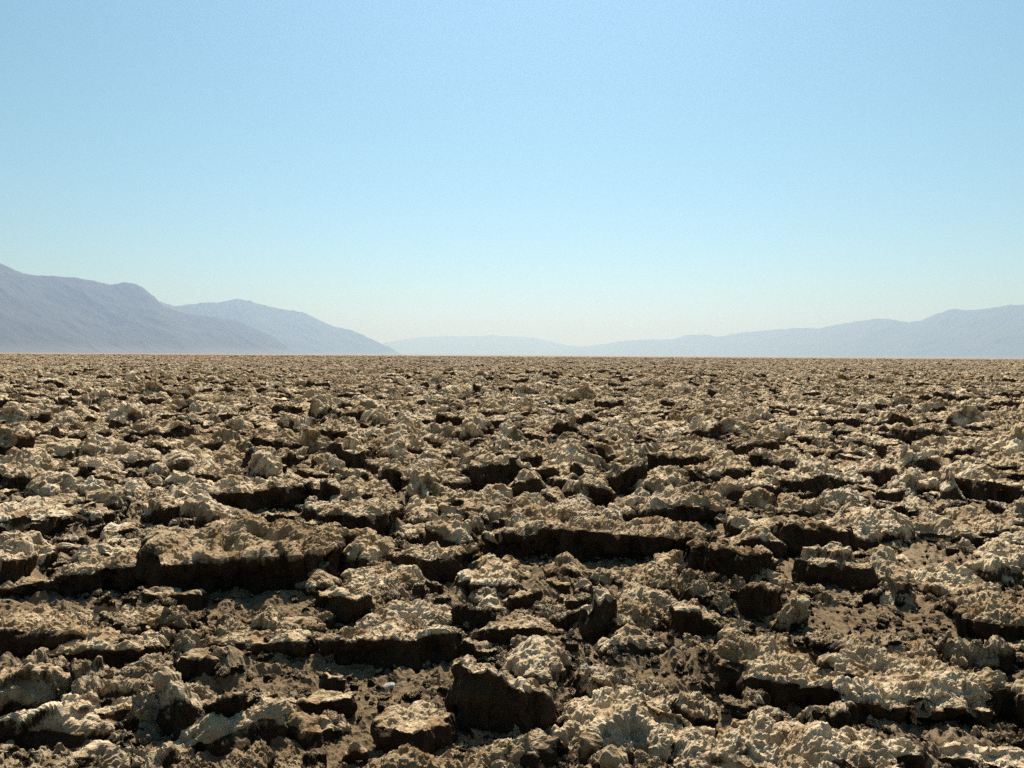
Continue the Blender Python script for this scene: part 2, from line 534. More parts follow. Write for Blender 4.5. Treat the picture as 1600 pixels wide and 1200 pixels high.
    (1538, 1604, 739, 728, 715, 'slab', 0, 'pale layered clod at the right edge above the dark step', None),
    (1198, 1302, 735, 727, 708, 'slab', 0, 'long low pale slab with a thin dark edge, right of centre', None),
    (1220, 1264, 707, 696, 687, 'arch', 0, 'dark arched clod beyond the long low pale slab', None),
    (1348, 1412, 698, 690, 680, 'arch', 0, 'low arched clod beyond the loaf-like slab', None),
    (288, 332, 698, 690, 680, 'peak', 0, 'dark peaked clod beyond the spiky pale mound', None),
]

COT = 1.0 / math.tan(SUN_EL)


def place(xl, xr, yd, yf, yt, style):
    """photo outline -> centre, size and front distance of a clod standing on the pan"""
    cxp = 0.5 * (xl + xr)
    ts, tf, tb = fall(cxp, yd), fall(cxp, yf), fall(cxp, yt)
    Dse = CAM_H / ts
    h = (CAM_H - Dse * tf) / (1 + COT * tf)
    D = Dse + COT * h
    h = float(np.clip(h * (1.0 if style in ('slab', 'arch', 'cup') else 1.1), 0.05, 0.9))
    w = (xr - xl) / F * D * 1.10
    d = (CAM_H - h - D * tb) / max(tb + 0.05, 0.02)
    lo, hi = {'slab': (.40, 1.2), 'block': (.55, 1.2), 'mound': (.6, 1.5), 'ridge': (.3, .8), 'pillar': (.7, 1.1),
              'arch': (.35, .8), 'peak': (.5, 1.0), 'cup': (.5, 1.3)}[style]
    d = float(np.clip(d, lo * w, hi * w))
    hb = float(np.clip(CAM_H - (D + d) * tb, 0.45 * h, 1.8 * h + 0.1))
    r = ray(cxp, 0.5 * (yd + yf))
    yc = D + 0.5 * d
    return r[0] * yc, yc, D, w, d, h, hb


LEAN = {3: -0.34, 5: 0.15, 11: -0.15, 16: -0.12, 46: -0.2, 51: 0.15}      # tops that fall to one side
PLACED = [place(*e[:6]) for e in HEROES]

# ------------------------------------------------------------------ the ground sheet
# smooth silt pans seen between the clods: photo centre, half width in metres, half depth in metres
PANS = [on_ground(x, y) + (rx, ry) for x, y, rx, ry in (
    (600, 1085, .34, .30), (990, 1045, .36, .16), (1380, 975, .75, .55), (470, 955, .30, .30), (300, 960, .22, .4),
    (1010, 870, .2, .1), (640, 870, .30, .3), (520, 1180, .25, .2), (690, 750, .8, .9), (1230, 900, .6, .35),
    (850, 1100, .2, .15), (330, 1085, .2, .15), (720, 960, .25, .2), (230, 915, .2, .25), (870, 865, .22, .15))]


def pan_mask(x, y):
    m = np.zeros_like(x)
    for px, py, rx, ry in PANS:
        m = np.maximum(m, 1 - smooth(0.45, 1.1, np.hypot((x - px) / (.8 * rx), (y - py) / (.8 * ry))))
    return m


def clear_mask(x, y):
    """1 on the bare floor in front of each big clod"""
    m = np.zeros_like(x)
    for xc, yc, D, w, d, h, hb in PLACED:
        x0, x1, y0, y1 = xc - .62 * w, xc + .62 * w, D - 1.25 * COT * h - .05, D + .6 * d
        k = np.nonzero((x > x0) & (x < x1) & (y > y0) & (y < y1))[0]
        if len(k):
            e = np.maximum(np.abs((x[k] - xc) / (.62 * w)), np.abs((y[k] - (y0 + y1) / 2) / ((y1 - y0) / 2)))
            m[k] = np.maximum(m[k], 1 - smooth(.72, 1.0, e))
    return m


def ground_low(x, y):
    p = np.stack([x, y, np.zeros_like(x)], 1)
    r = np.hypot(x, y)
    return (0.05 * fbm(p * 0.33 + 3.1, 2) * (1 - smooth(40, 200, r))).astype(np.float64)


def ground_height(x, y, cell):
    """cell: local mesh spacing, limits the finest relief"""
    p = np.stack([x, y, np.zeros_like(x)], 1).astype(np.float32)
    pan = pan_mask(x, y)
    r = np.hypot(x, y)
    near = 1 - smooth(18, 60, r)
    z = ground_low(x, y)
    w = np.stack([perlin(p * 2.3 + 5), perlin(p * 2.3 + 31), np.zeros_like(p[:, 0])], 1)
    q = p + 0.10 * w
    rough = 1 - 0.93 * pan
    lump = np.clip(0.75 - worley(np.stack([q[:, 0] * 3.1, q[:, 1] * 3.1, 0 * q[:, 0] + 2.2], 1)), 0, 1)
    sel = smooth(-0.25, 0.35, perlin(p * 1.1 + 50))
    clr = 1 - 0.7 * clear_mask(x, y)
    lump2 = np.clip(0.62 - worley(np.stack([q[:, 0] * 8.3, q[:, 1] * 8.3, 0 * q[:, 0] + 5.1], 1)), 0, 1)
    z = z + 0.085 * lump2 * smooth(-.3, .3, perlin(p * 1.9 + 80)) * (1 - .45 * pan) * near
    z = z + (0.21 * lump * sel * rough * clr - 0.02) * near
    z = z + 0.045 * fbm(q * 4.5 + 11, 3) * (1 - 0.85 * pan) * (0.35 + 0.65 * clr) * near
    lam = np.maximum(0.055, 3.0 * cell)
    det = ridged(q / lam[:, None] + 7.0, 2) - 0.5
    z = z + 0.36 * np.minimum(lam, 0.11) * det * (1 - 0.4 * pan) * (1 - smooth(25, 60, r))
    pitg = worley(np.stack([q[:, 0], q[:, 1], 0 * q[:, 0]], 1) / np.maximum(.05, 2.6 * cell)[:, None] + 3.7) - .5
    z = z + (0.022 - .012 * pan) * pitg * (1 - smooth(15, 30, r))
    z = z + 0.012 * fbm(p * 11, 3) * near * pan
    crust = np.clip(0.2 + 0.9 * lump * sel + 0.3 * det, 0, 1) * (1 - 0.7 * pan)
    crust = crust * near + 0.2 * (1 - near)
    return z, crust


def build_ground():
    fine = np.radians(np.linspace(-40, 40, 620))
    side = np.radians(np.linspace(40, 320, 57))[1:-1]
    ang = np.concatenate([fine, side])
    rad = [0.5, 0.8, 1.1, 1.4, 1.7, 2.0, 2.3]
    while rad[-1] < 9:
        rad.append(rad[-1] * 1.0031)
    while rad[-1] < 25:
        rad.append(rad[-1] * 1.006)
    while rad[-1] < 41000:
        rad.append(rad[-1] * 1.05)
    rad = np.array(rad)
    A, R = np.meshgrid(ang, rad)
    cell = np.gradient(rad)[:, None] * np.ones_like(A)
    cell = np.maximum(cell, R * 0.00226)
    x, y = (R * np.sin(A)).ravel(), (R * np.cos(A)).ravel()
    z, crust = ground_height(x, y, cell.ravel())
    outside = (np.abs(A) > np.radians(41)).ravel()
    z = np.where(outside, ground_low(x, y), z)
    nr, na = A.shape
    i = np.arange(nr - 1)[:, None] * na
    j = np.arange(na)[None, :]
    jn = (j + 1) % na
    q = np.stack([i + j, i + na + j, i + na + jn, i + jn], -1).reshape(-1, 4)[:, ::-1]
    v = np.stack([x, y, z], 1)
    # close the small hole under the camera
    v = np.vstack([v, [[0, 0, float(z[:na].mean())]]])
    crust = np.append(crust, 0.3)
    c = len(v) - 1
    jj = np.arange(0, na - 1, 2)
    cap = np.stack([np.full_like(jj, c), jj, jj + 1, np.minimum(jj + 2, na - 1)], 1)[:, ::-1]
    me = make_mesh('ground', v, np.vstack([q, cap]), {'crust': crust}, smooth_shade=False)
    tag(link('ground', me, MAT_GROUND), kind='structure')
    return len(q) * 2


tris_ground = build_ground()


# ------------------------------------------------------------------ mountains
def spline(xs, ys, t):
    return np.interp(t, xs, ys)


def mountain(name, label, pts, dist, mat_rock, seed, depth_f=1.5, gully=0.04, fan_z=0.0, nu=420, nv=90):
    """crest traced in photo pixels at a distance that changes along the range; slopes fall to both sides"""
    pts = np.array(pts, float)
    px = np.linspace(pts[0, 0], pts[-1, 0], nu)
    py = np.interp(px, pts[:, 0], pts[:, 1])
    py = py + 1.1 * fbm(np.stack([px / 26.0, 0 * px + seed, 0 * px], 1), 3)
    dd = np.interp(px, [d[0] for d in dist], [d[1] for d in dist])
    cx, cy, cz = np.empty(nu), np.empty(nu), np.empty(nu)
    for k in range(nu):
        r = ray(px[k], py[k])
        cx[k], cy[k], cz[k] = r[0] * dd[k], dd[k], max(CAM_H + r[2] * dd[k], 2.0)
    tx, ty = np.gradient(cx), np.gradient(cy)
    ln = np.hypot(tx, ty)
    nx_, ny_ = ty / ln, -tx / ln                     # towards the viewer's side
    k = np.ones(41) / 41
    nx_ = np.convolve(np.pad(nx_, 20, 'edge'), k, 'valid')
    ny_ = np.convolve(np.pad(ny_, 20, 'edge'), k, 'valid')
    hw = depth_f * np.convolve(np.pad(cz, 20, 'edge'), k, 'valid') + 250
    vv = np.linspace(-1, 1, nv)
    U, V = np.meshgrid(np.arange(nu), vv, indexing='ij')
    X = cx[U] + nx_[U] * hw[U] * V
    Y = cy[U] + ny_[U] * hw[U] * V
    prof = (1 - np.abs(V)) ** 1.25
    Z = cz[U] * prof
    P = np.stack([X.ravel(), Y.ravel(), np.zeros(X.size)], 1) / 900.0 + seed
    gl = (ridged(P * 1.3, 4) - 0.7).reshape(X.shape)
    env = np.abs(V) ** 0.8 * (1 - np.abs(V)) * 2.2
    Z = Z + gl * gully * cz[U] * env * 2
    Z = Z + cz[U] * 0.012 * fbm(P * 9, 3).reshape(X.shape)
    Z = np.where(np.abs(V) > 0.985, -3.0, Z)
    fan = 1 - smooth(0.0, fan_z, Z) if fan_z else np.zeros_like(Z)
    nvn = nv
    i = np.arange(nu - 1)[:, None] * nvn
    j = np.arange(nvn - 1)[None, :]
    q = np.stack([i + j, i + nvn + j, i + nvn + j + 1, i + j + 1], -1).reshape(-1, 4)[:, ::-1]
    me = make_mesh(name, np.stack([X.ravel(), Y.ravel(), Z.ravel()], 1), q, {'fan': fan.ravel()}, smooth_shade=True)
    o = link(name, me, mat_rock)
    tag(o, label=label, kind='structure')
    return o


ROCK_A = hill_material('mountain_rock', (0.03, 0.032, 0.042), (0.08, 0.08, 0.088))
mountain('hills', 'dark hazy mountain range rising highest at the left edge, alluvial fan at its foot',
         [(-700, 352), (-400, 362), (-160, 374), (-80, 392), (0, 410), (18, 418), (35, 426), (75, 430), (120, 431.5), (155, 441), (175, 443), (195, 439.5),
          (210, 441.5), (225, 450), (240, 462), (252, 477), (280, 487), (310, 492), (340, 495), (370, 501), (395, 511),
          (420, 522), (440, 535), (450, 544), (458, 553)],
         [(-700, 6400), (-160, 8000), (458, 11500)], ROCK_A, 3.3, depth_f=1.7, gully=0.05, fan_z=110.0, nu=620)
mountain('hills', 'paler second mountain range sloping down behind the left one',
         [(180, 480), (250, 470), (272, 477), (310, 473), (345, 471), (367, 466), (390, 469), (420, 478), (450, 484), (475, 487),
          (500, 500), (520, 509), (545, 514), (570, 524), (595, 536), (615, 546), (626, 554)],
         [(180, 15500), (626, 18500)], ROCK_A, 8.1, depth_f=1.6, gully=0.04, fan_z=60.0)
mountain('hills', 'faintest low hills at the far end of the valley in the centre',
         [(560, 552), (600, 536), (640, 528), (690, 524.5), (740, 525), (770, 523.5), (800, 525), (835, 527), (862, 534), (890, 539),
          (930, 541), (985, 552)],
         [(560, 37000), (985, 38000)], ROCK_A, 14.7, depth_f=2.0)
mountain('hills', 'pale blue mountain range climbing step by step to the right edge',
         [(860, 552), (890, 545), (925, 540), (975, 532), (1010, 530), (1050, 530), (1070, 524), (1100, 522), (1120, 526), (1145, 521),
          (1180, 517), (1215, 514), (1240, 512), (1275, 513), (1305, 507), (1340, 502), (1365, 497), (1390, 498), (1420, 503),
          (1440, 500), (1465, 489), (1490, 482), (1510, 484), (1550, 480), (1580, 475), (1600, 476), (1680, 470), (1760, 478)],
         [(860, 34000), (1130, 27000), (1400, 20000), (1760, 15500)], ROCK_A, 21.9, depth_f=1.6, gully=0.04, fan_z=60.0, nu=520)


# ------------------------------------------------------------------ salt clods
def clod_mesh(name, w, d, h, hb, style, seed, edge, lean=0.0):
    rg = np.random.default_rng(seed)
    bury = 0.05 + 0.10 * h
    nx = int(np.clip(math.ceil(w / edge), 6, 230))
    ny = int(np.clip(math.ceil(d / edge), 6, 200))
    nz = int(np.clip(math.ceil((max(h, hb) + bury) / (edge * 1.3)), 4, 110))
    a, b = np.meshgrid(np.linspace(-1, 1, nx + 1), np.linspace(-1, 1, ny + 1), indexing='ij')
    dxu = (a * np.sqrt(1 - b * b / 2)).ravel()
    dyu = (b * np.sqrt(1 - a * a / 2)).ravel()
    # --- outline: an irregular broken polygon
    nside = {'slab': 6, 'block': 5, 'ridge': 6, 'mound': 7, 'pillar': 5, 'arch': 6, 'peak': 6, 'cup': 7}[style]
    ph = 2 * np.pi * (np.arange(nside) + rg.uniform(-.33, .33, nside)) / nside + rg.uniform(0, 6.28)
    if style in ('slab', 'block', 'arch', 'ridge'):
        ph[np.argmin(np.abs(np.angle(np.exp(1j * (ph + np.pi / 2)))))] = -np.pi / 2 + rg.uniform(-.4, .4)
    cc = rg.uniform(0.78, 1.12, nside)
    pw = {'slab': 12, 'block': 16, 'mound': 5, 'peak': 7}.get(style, 9)

    def radius(t):
        s = sum((np.maximum(np.cos(t - ph[i]), 0) / cc[i]) ** pw for i in range(nside))
        return np.maximum(s, 1e-4) ** (-1.0 / pw)
    tt = np.linspace(0, 2 * np.pi, 181)
    R0 = np.minimum(radius(tt), 1.5)
    ex, ey = np.abs(R0 * np.cos(tt)), np.abs(R0 * np.sin(tt))
    fx, fy = ex.mean() / 0.637 * 1.0, ey.mean() / 0.637 * 1.0
    th = np.arctan2(dyu, dxu)
    r = np.hypot(dxu, dyu)
    circ = np.stack([np.cos(th), np.sin(th), 0 * th], 1)
    R = np.minimum(radius(th), 1.5) * (1 + (.15 * perlin(circ * 1.7 + seed * .37) + .13 * perlin(circ * 4.3 + seed * .71) + .06 * perlin(circ * 9.5 + seed * .53)) * smooth(.15, .9, r))
    X = r * R * np.cos(th) / fx
    Y = r * R * np.sin(th) / fy

    # --- top surface
    o3 = rg.uniform(-50, 50, 3)
    size = math.sqrt(w * d)
    e_amt, e_pow = {'slab': (.12, 16), 'block': (.10, 16), 'mound': (.62, 2.6), 'ridge': (.32, 3.5), 'pillar': (.2, 5),
                    'arch': (.2, 6), 'peak': (.45, 2.0), 'cup': (.2, 9)}[style]
    Ht = h + (hb - h) * (Y + 1) / 2
    prof = np.ones_like(X)
    if style == 'arch':
        prof = 1 - 0.55 * (X + rg.uniform(-.15, .15)) ** 2
    elif style == 'peak':
        prof = 1.15 - 0.75 * np.abs(X - rg.uniform(-.3, .3)) - 0.15 * np.abs(Y)
    elif style == 'cup':
        prof = 0.80 + 0.25 * r ** 3
    elif style == 'ridge':
        prof = 1.05 - 0.35 * np.clip(np.abs(Y + 0.4), 0, 1.4)
    prof = prof + lean * X
    pm = np.stack([X * w / 2, Y * d / 2, 0 * X], 1)
    low = fbm(pm / (0.42 * size + 0.02) + o3, 2)
    low = low + 0.5 * fbm(pm / (0.16 * size + 0.02) + o3 + 9, 2)
    step = 1.0
    for _ in range(rg.integers(0, 3)):
        al, c0 = rg.uniform(0, 6.28), rg.uniform(.05, .65)
        sd = X * np.cos(al) + Y * np.sin(al) + .18 * perlin(pm / (.25 * size + .02) + o3 - 7)
        step = step * (1 - rg.uniform(.12, .42) * smooth(c0, c0 + .09, sd))
    Z = Ht * (prof * (1 - e_amt * r ** e_pow) * step + (0.15 if style not in ('slab', 'cup') else .10 if w < .8 else .065) * low)
    top = np.stack([X * w / 2, Y * d / 2, Z], 1)
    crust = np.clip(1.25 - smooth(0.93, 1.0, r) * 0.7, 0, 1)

    # --- sides, ring under ring
    idx = np.arange((nx + 1) * (ny + 1)).reshape(nx + 1, ny + 1)
    loop = np.concatenate([idx[:-1, 0], idx[-1, :-1], idx[:0:-1, -1], idx[0, :0:-1]])
    nl = len(loop)
    lt = th[loop]
    kk = {'slab': (-.20, .22), 'block': (-.04, .14), 'mound': (.10, .14), 'ridge': (.12, .18), 'pillar': (0.0, .12),
          'arch': (-.12, .2), 'peak': (.15, .2), 'cup': (-.1, .2)}[style]
    kth = kk[0] + kk[1] * fbm(np.stack([np.cos(lt) * 1.3, np.sin(lt) * 1.3, 0 * lt], 1) + o3[::-1], 2) * 1.6
    qs = np.arange(1, nz + 1) / nz
    drape = np.clip(rg.uniform(0.0, .45) + .55 * fbm(np.stack([np.cos(lt) * 1.6, np.sin(lt) * 1.6, 0 * lt + 3], 1) + o3, 3), 0.02, 1.2)
    L = top[loop]
    rings, rc = [], []
    for qv in qs:
        f = 1 + kth * qv + 0.06 * np.sin(np.pi * qv)
        zz = L[:, 2] * (1 - qv) - bury * qv
        rings.append(np.stack([L[:, 0] * f, L[:, 1] * f, zz], 1))
        hh = L[:, 2] * qv
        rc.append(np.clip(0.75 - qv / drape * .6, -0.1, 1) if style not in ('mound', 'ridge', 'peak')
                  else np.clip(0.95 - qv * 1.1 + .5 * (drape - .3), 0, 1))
    v = np.vstack([top] + rings).astype(np.float64)
    crust = np.concatenate([crust] + rc)
    qt = np.stack([idx[:-1, :-1], idx[1:, :-1], idx[1:, 1:], idx[:-1, 1:]], -1).reshape(-1, 4)
    faces = [qt]
    prev = loop
    base = (nx + 1) * (ny + 1)
    for k in range(nz):
        cur = base + k * nl + np.arange(nl)
        faces.append(np.stack([prev, cur, np.roll(cur, -1), np.roll(prev, -1)], 1))
        prev = cur
    q = np.vstack(faces)

    # --- displacement: broken lumps, then crumbly crystal crust
    n = vert_normals(v, q)
    crust = np.where(crust > 0, crust * (0.22 + 0.78 * smooth(.14, .58, n[:, 2])), crust)  # salt kept to upturned faces; also paints the shaded fronts dark
    p = v.astype(np.float32)
    warp = np.stack([perlin(p * 6 + o3), perlin(p * 6 + o3 + 20), perlin(p * 6 + o3 + 40)], 1)
    lump = fbm(p / (0.30 * size + 0.03) + o3 + 5, 2)
    mid_l = max(0.13, 4 * edge)
    mid = 0.65 - worley((p + 0.02 * warp) / mid_l + o3)
    if style not in ('mound', 'peak') or rg.random() < .4:
        mid = -0.8 * mid
    depth = 0.105 * min(size, 1.0)
    side_f = 1 - np.clip(n[:, 2:3], 0, 1)
    flut = fbm(p * np.array([1, 1, .4], np.float32) / max(.075, 3.2 * edge) + o3, 2)
    chunk = fbm(p / max(.17, 4 * edge) + o3 + 30, 2)
    cav = smooth(.12, .42, perlin((p + .02 * warp) / max(.085, 3.4 * edge) + o3 + 60))
    gap = _vol(W2, (p + .05 * warp) * 2.1 + o3) - _vol(W1, (p + .05 * warp) * 2.1 + o3)
    crack = (1 - smooth(.02, .02 + max(.10, 4.2 * edge), gap)) * smooth(-.1, .25, perlin(p * 1.5 + o3))
    v = v + n * (depth * lump + (0.30 if style in ('mound', 'ridge') else 0.22) * mid_l * mid * min(1.0, size * 1.6) + (.022 * flut + .060 * min(1, size * 1.4) * fbm(p / max(.24, 5 * edge) + o3 + 12, 2)) * side_f[:, 0] + (.040 if style not in ('slab', 'cup') else .026 if w < .8 else .016) * chunk * min(1, size * 1.5) - .032 * cav * min(1, size * 1.5) - .06 * min(size, 1) * crack)[:, None]
    n = vert_normals(v, q)
    p = v.astype(np.float32)
    l1 = max(0.042, 3.2 * edge)
    l2 = max(0.020, 2.4 * edge)
    sp = ridged((p + 0.012 * warp) / l1 + o3, 2) - 0.55
    pit = 0.5 - worley(p / l2 + o3[::-1])
    cr = np.clip(crust, 0.55, 1)
    sc_ = min(1.0, size * 2.2)
    dz = (0.32 * l1 * sp - 0.42 * l2 * pit) * cr * sc_
    up = np.zeros_like(n)
    up[:, 2] = 1
    v = v + (n * 0.55 + up * 0.5 * np.sign(n[:, 2:3].clip(0, 1) + 0.01)) * dz[:, None]
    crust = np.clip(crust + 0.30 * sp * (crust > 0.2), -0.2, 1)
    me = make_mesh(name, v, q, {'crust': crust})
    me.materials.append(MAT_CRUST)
    return me, len(q) * 2


CAT = {'slab': 'salt slab', 'block': 'salt block', 'mound': 'salt mound', 'ridge': 'salt ridge', 'pillar': 'salt pillar',
       'arch': 'salt slab', 'peak': 'salt peak', 'cup': 'salt slab'}
NAME = {'slab': 'salt_slab', 'block': 'salt_block', 'mound': 'salt_mound', 'ridge': 'salt_ridge', 'pillar': 'salt_pillar',
        'arch': 'arched_salt_slab', 'peak': 'salt_peak', 'cup': 'cupped_salt_slab'}

total_tris = tris_ground
foot = []          # x, y, radius of every placed clod
refs = []          # x, y, short name


def px_edge(D, k=1.6):
    return max(0.0056, k * D / (F * 0.64))


for n_, (xl, xr, yd, yf, yt, style, rz, label, ref) in enumerate(HEROES):
    xc, yc, D, w, d, h, hb = PLACED[n_]
    z0 = float(ground_low(np.array([xc]), np.array([yc]))[0])
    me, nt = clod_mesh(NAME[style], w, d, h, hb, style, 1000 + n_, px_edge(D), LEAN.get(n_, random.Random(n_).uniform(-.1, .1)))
    total_tris += nt
    o = link(NAME[style], me, None, (xc, yc, z0 + 0.01), math.radians(rz))
    tr = random.Random(n_ + 77)
    o.rotation_euler = (math.radians(tr.uniform(-5, 3)), math.radians(tr.uniform(-6, 6)), math.radians(rz + tr.uniform(-8, 8)))
    tag(o, label, CAT[style], 'big salt clods of the near field', 'thing')
    nf = max(1, int(round(max(w, d) / max(min(w, d), .05))))
    ca, sa = math.cos(math.radians(rz)), math.sin(math.radians(rz))
    for k in range(nf):                      # an elongated footprint becomes a row of circles
        t = ((k + .5) / nf - .5)
        lx, ly = (t * w, 0) if w >= d else (0, t * d)
        foot.append((xc + ca * lx - sa * ly, yc + sa * lx + ca * ly, 0.5 * min(w, d)))
    foot.append((xc, D - 0.5 * COT * h, 0.45 * COT * h))
    foot.append((xc - .3 * w, D - 0.5 * COT * h, 0.45 * COT * h))
    foot.append((xc + .3 * w, D - 0.5 * COT * h, 0.45 * COT * h))
    if ref:
        refs.append((xc, yc, ref))
print('heroes tris', total_tris - tris_ground, 'ground', tris_ground)

# --- the smaller clods between and beyond them
rp = random.Random(11)
cells = {}


def put(x, y, r_):
    foot.append((x, y, r_))
    k = len(foot) - 1
    cells.setdefault((int(x // 1.5), int(y // 1.5)), []).append(k)


for k, f_ in enumerate(foot):
    cells.setdefault((int(f_[0] // 1.5), int(f_[1] // 1.5)), []).append(k)


def free(x, y, r_, slack):
    cx, cy = int(x // 1.5), int(y // 1.5)
    for i in (-1, 0, 1):
        for j in (-1, 0, 1):
            for k in cells.get((cx + i, cy + j), ()):
                fx, fy, fr = foot[k]
                if (fx - x) ** 2 + (fy - y) ** 2 < (slack * (fr + r_)) ** 2:
                    return False
    return True


extra = []         # x, y, w
HALF = math.tan(math.radians(42))
rt = np.random.default_rng(11)
NT = 90000
Dt = 3.0 + 67.0 * np.sqrt(rt.random(NT))
xt = rt.uniform(-1, 1, NT) * HALF * Dt
wt = rt.choice((.28, .36, .45, .55, .66, .80), NT) * rt.uniform(.85, 1.2, NT)
wt = np.where(Dt < 9, wt * 0.55, wt)
okp = (pan_mask(xt, Dt) < 0.3) & (Dt > 5.2)
for x, D, w in zip(xt[okp].tolist(), Dt[okp].tolist(), wt[okp].tolist()):
    if free(x, D, w * 0.40, 0.82):
        put(x, D, w * 0.40)
        extra.append((x, D, w))
extra.sort(key=lambda e: math.hypot(e[0], e[1]) / (e[2] + 0.2))


def in_view(x, y):
    return y > 4.2 and abs(x) < 0.59 * y


shown = [e for e in extra if in_view(e[0], e[1])][:300 - len(HEROES)]
shown_set = set(shown)
rest = [e for e in extra if e not in shown_set]
STY = ('slab', 'mound', 'mound', 'arch', 'block', 'mound', 'peak', 'cup')
WORD = {'slab': 'flat-topped', 'mound': 'rounded', 'arch': 'arched', 'block': 'blocky', 'peak': 'pointed', 'cup': 'scooped'}
SECT = [(-800, 'below the tall end of the left mountain range'), (215, 'below the low tail of the left mountain range'),
        (440, 'below the paler second mountain range'), (620, 'below the faint hills at the valley end'),
        (870, 'below the low start of the right mountain range'), (1130, 'below the middle steps of the right range'),
        (1420, 'below the highest hump of the right range')]
used = {}
sources = []
for k, (x, y, w) in enumerate(shown):
    style = STY[rp.randrange(len(STY))]
    d = w * rp.uniform(.6, 1.05)
    h = min(w, .55) * rp.uniform(.38, .70)
    hb = h * rp.uniform(.7, 1.3)
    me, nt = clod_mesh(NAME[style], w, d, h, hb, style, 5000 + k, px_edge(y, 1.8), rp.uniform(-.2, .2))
    total_tris += nt
    z0 = float(ground_low(np.array([x]), np.array([y]))[0])
    o = link(NAME[style], me, None, (x, y, z0 - .02), math.radians(rp.uniform(-50, 50)))
    o.rotation_euler = (math.radians(rp.uniform(-12, 8)), math.radians(rp.uniform(-12, 12)), o.rotation_euler[2])
    size = 'large' if w > .62 else ('small' if w < .40 else 'middling')
    best = min(refs, key=lambda q: math.hypot(q[0] - x, q[1] - y))
    dist = math.hypot(best[0] - x, best[1] - y)
    dxr, dyr = x - best[0], y - best[1]
    if dist < 2.2:
        side = ('right of' if dxr > 0 else 'left of') if abs(dxr) > abs(dyr) else ('behind' if dyr > 0 else 'in front of')
        label = f'{size} {WORD[style]} salt clod {side} {best[2]}'
    else:
        pxx = 800 + F * x / y
        sec = [s for p0, s in SECT if pxx >= p0][-1]
        far = 'far' if y > 17 else 'mid-distance'
        label = f'{size} {WORD[style]} {far} salt clod {sec}'
    used.setdefault(label, []).append((y, o))
    tag(o, label, CAT[style], 'salt clods of the middle distance', 'thing')
    if .38 < w < .85 and len(sources) < 44 and y > 7.5 and style != 'peak':
        sources.append((o, w))
ORD = ['nearest', 'second nearest', 'third nearest', 'fourth nearest', 'fifth nearest', 'sixth nearest', 'seventh nearest', 'eighth nearest']
for label, lst in used.items():
    if 1 < len(lst) <= 8:
        lst.sort(key=lambda q: q[0])
        for k, (_, o) in enumerate(lst):
            o['label'] = ORD[k] + ' ' + label
print('tris', total_tris, 'extra', len(extra), 'rest', len(rest), 'sources', len(sources))


# --- pale stones lying on the silt
def stone(px, py, wpx, label):
    x, y = on_ground(px, py)
    w = wpx / F * y
    rg = np.random.default_rng(int(px))
    n = 14
    a = np.linspace(0, 2 * np.pi, n, endpoint=False)
    rows = []
    for e in np.linspace(-.6, 1.5, 9):
        rows.append(np.stack([np.cos(a) * np.cos(e), np.sin(a) * np.cos(e) * .8, np.full(n, np.sin(e) * .6)], 1))
    v = np.vstack(rows) * w / 2
    o3 = rg.uniform(-9, 9, 3)
    v = v * (1 + 0.35 * perlin(v / w * 2.2 + o3) + .12 * perlin(v / w * 6 + o3))[:, None]
    i = np.arange(8)[:, None] * n
    j = np.arange(n)[None, :]
    jn = (j + 1) % n
    q = np.stack([i + j, i + jn, i + n + jn, i + n + j], -1).reshape(-1, 4)
    q = np.vstack([q, [[8 * n + 0, 8 * n + 4, 8 * n + 8, 8 * n + 12]]])
    me = make_mesh('stone', v, q)
    z, _ = ground_height(np.array([x]), np.array([y]), np.array([0.02]))
    tag(link('stone', me, MAT_STONE, (x, y, float(z[0]) + w * .12)), label, 'stone', 'pale stones on the silt')


MAT_STONE = stone_material()
stone(610, 1068, 20, 'pale grey stone lying on the silt patch below the long low slab')
stone(61, 1122, 14, 'little white flake in the shadow beside the diagonal corner ridge')
stone(770, 1050, 14, 'small white stone behind the tall black-faced block')


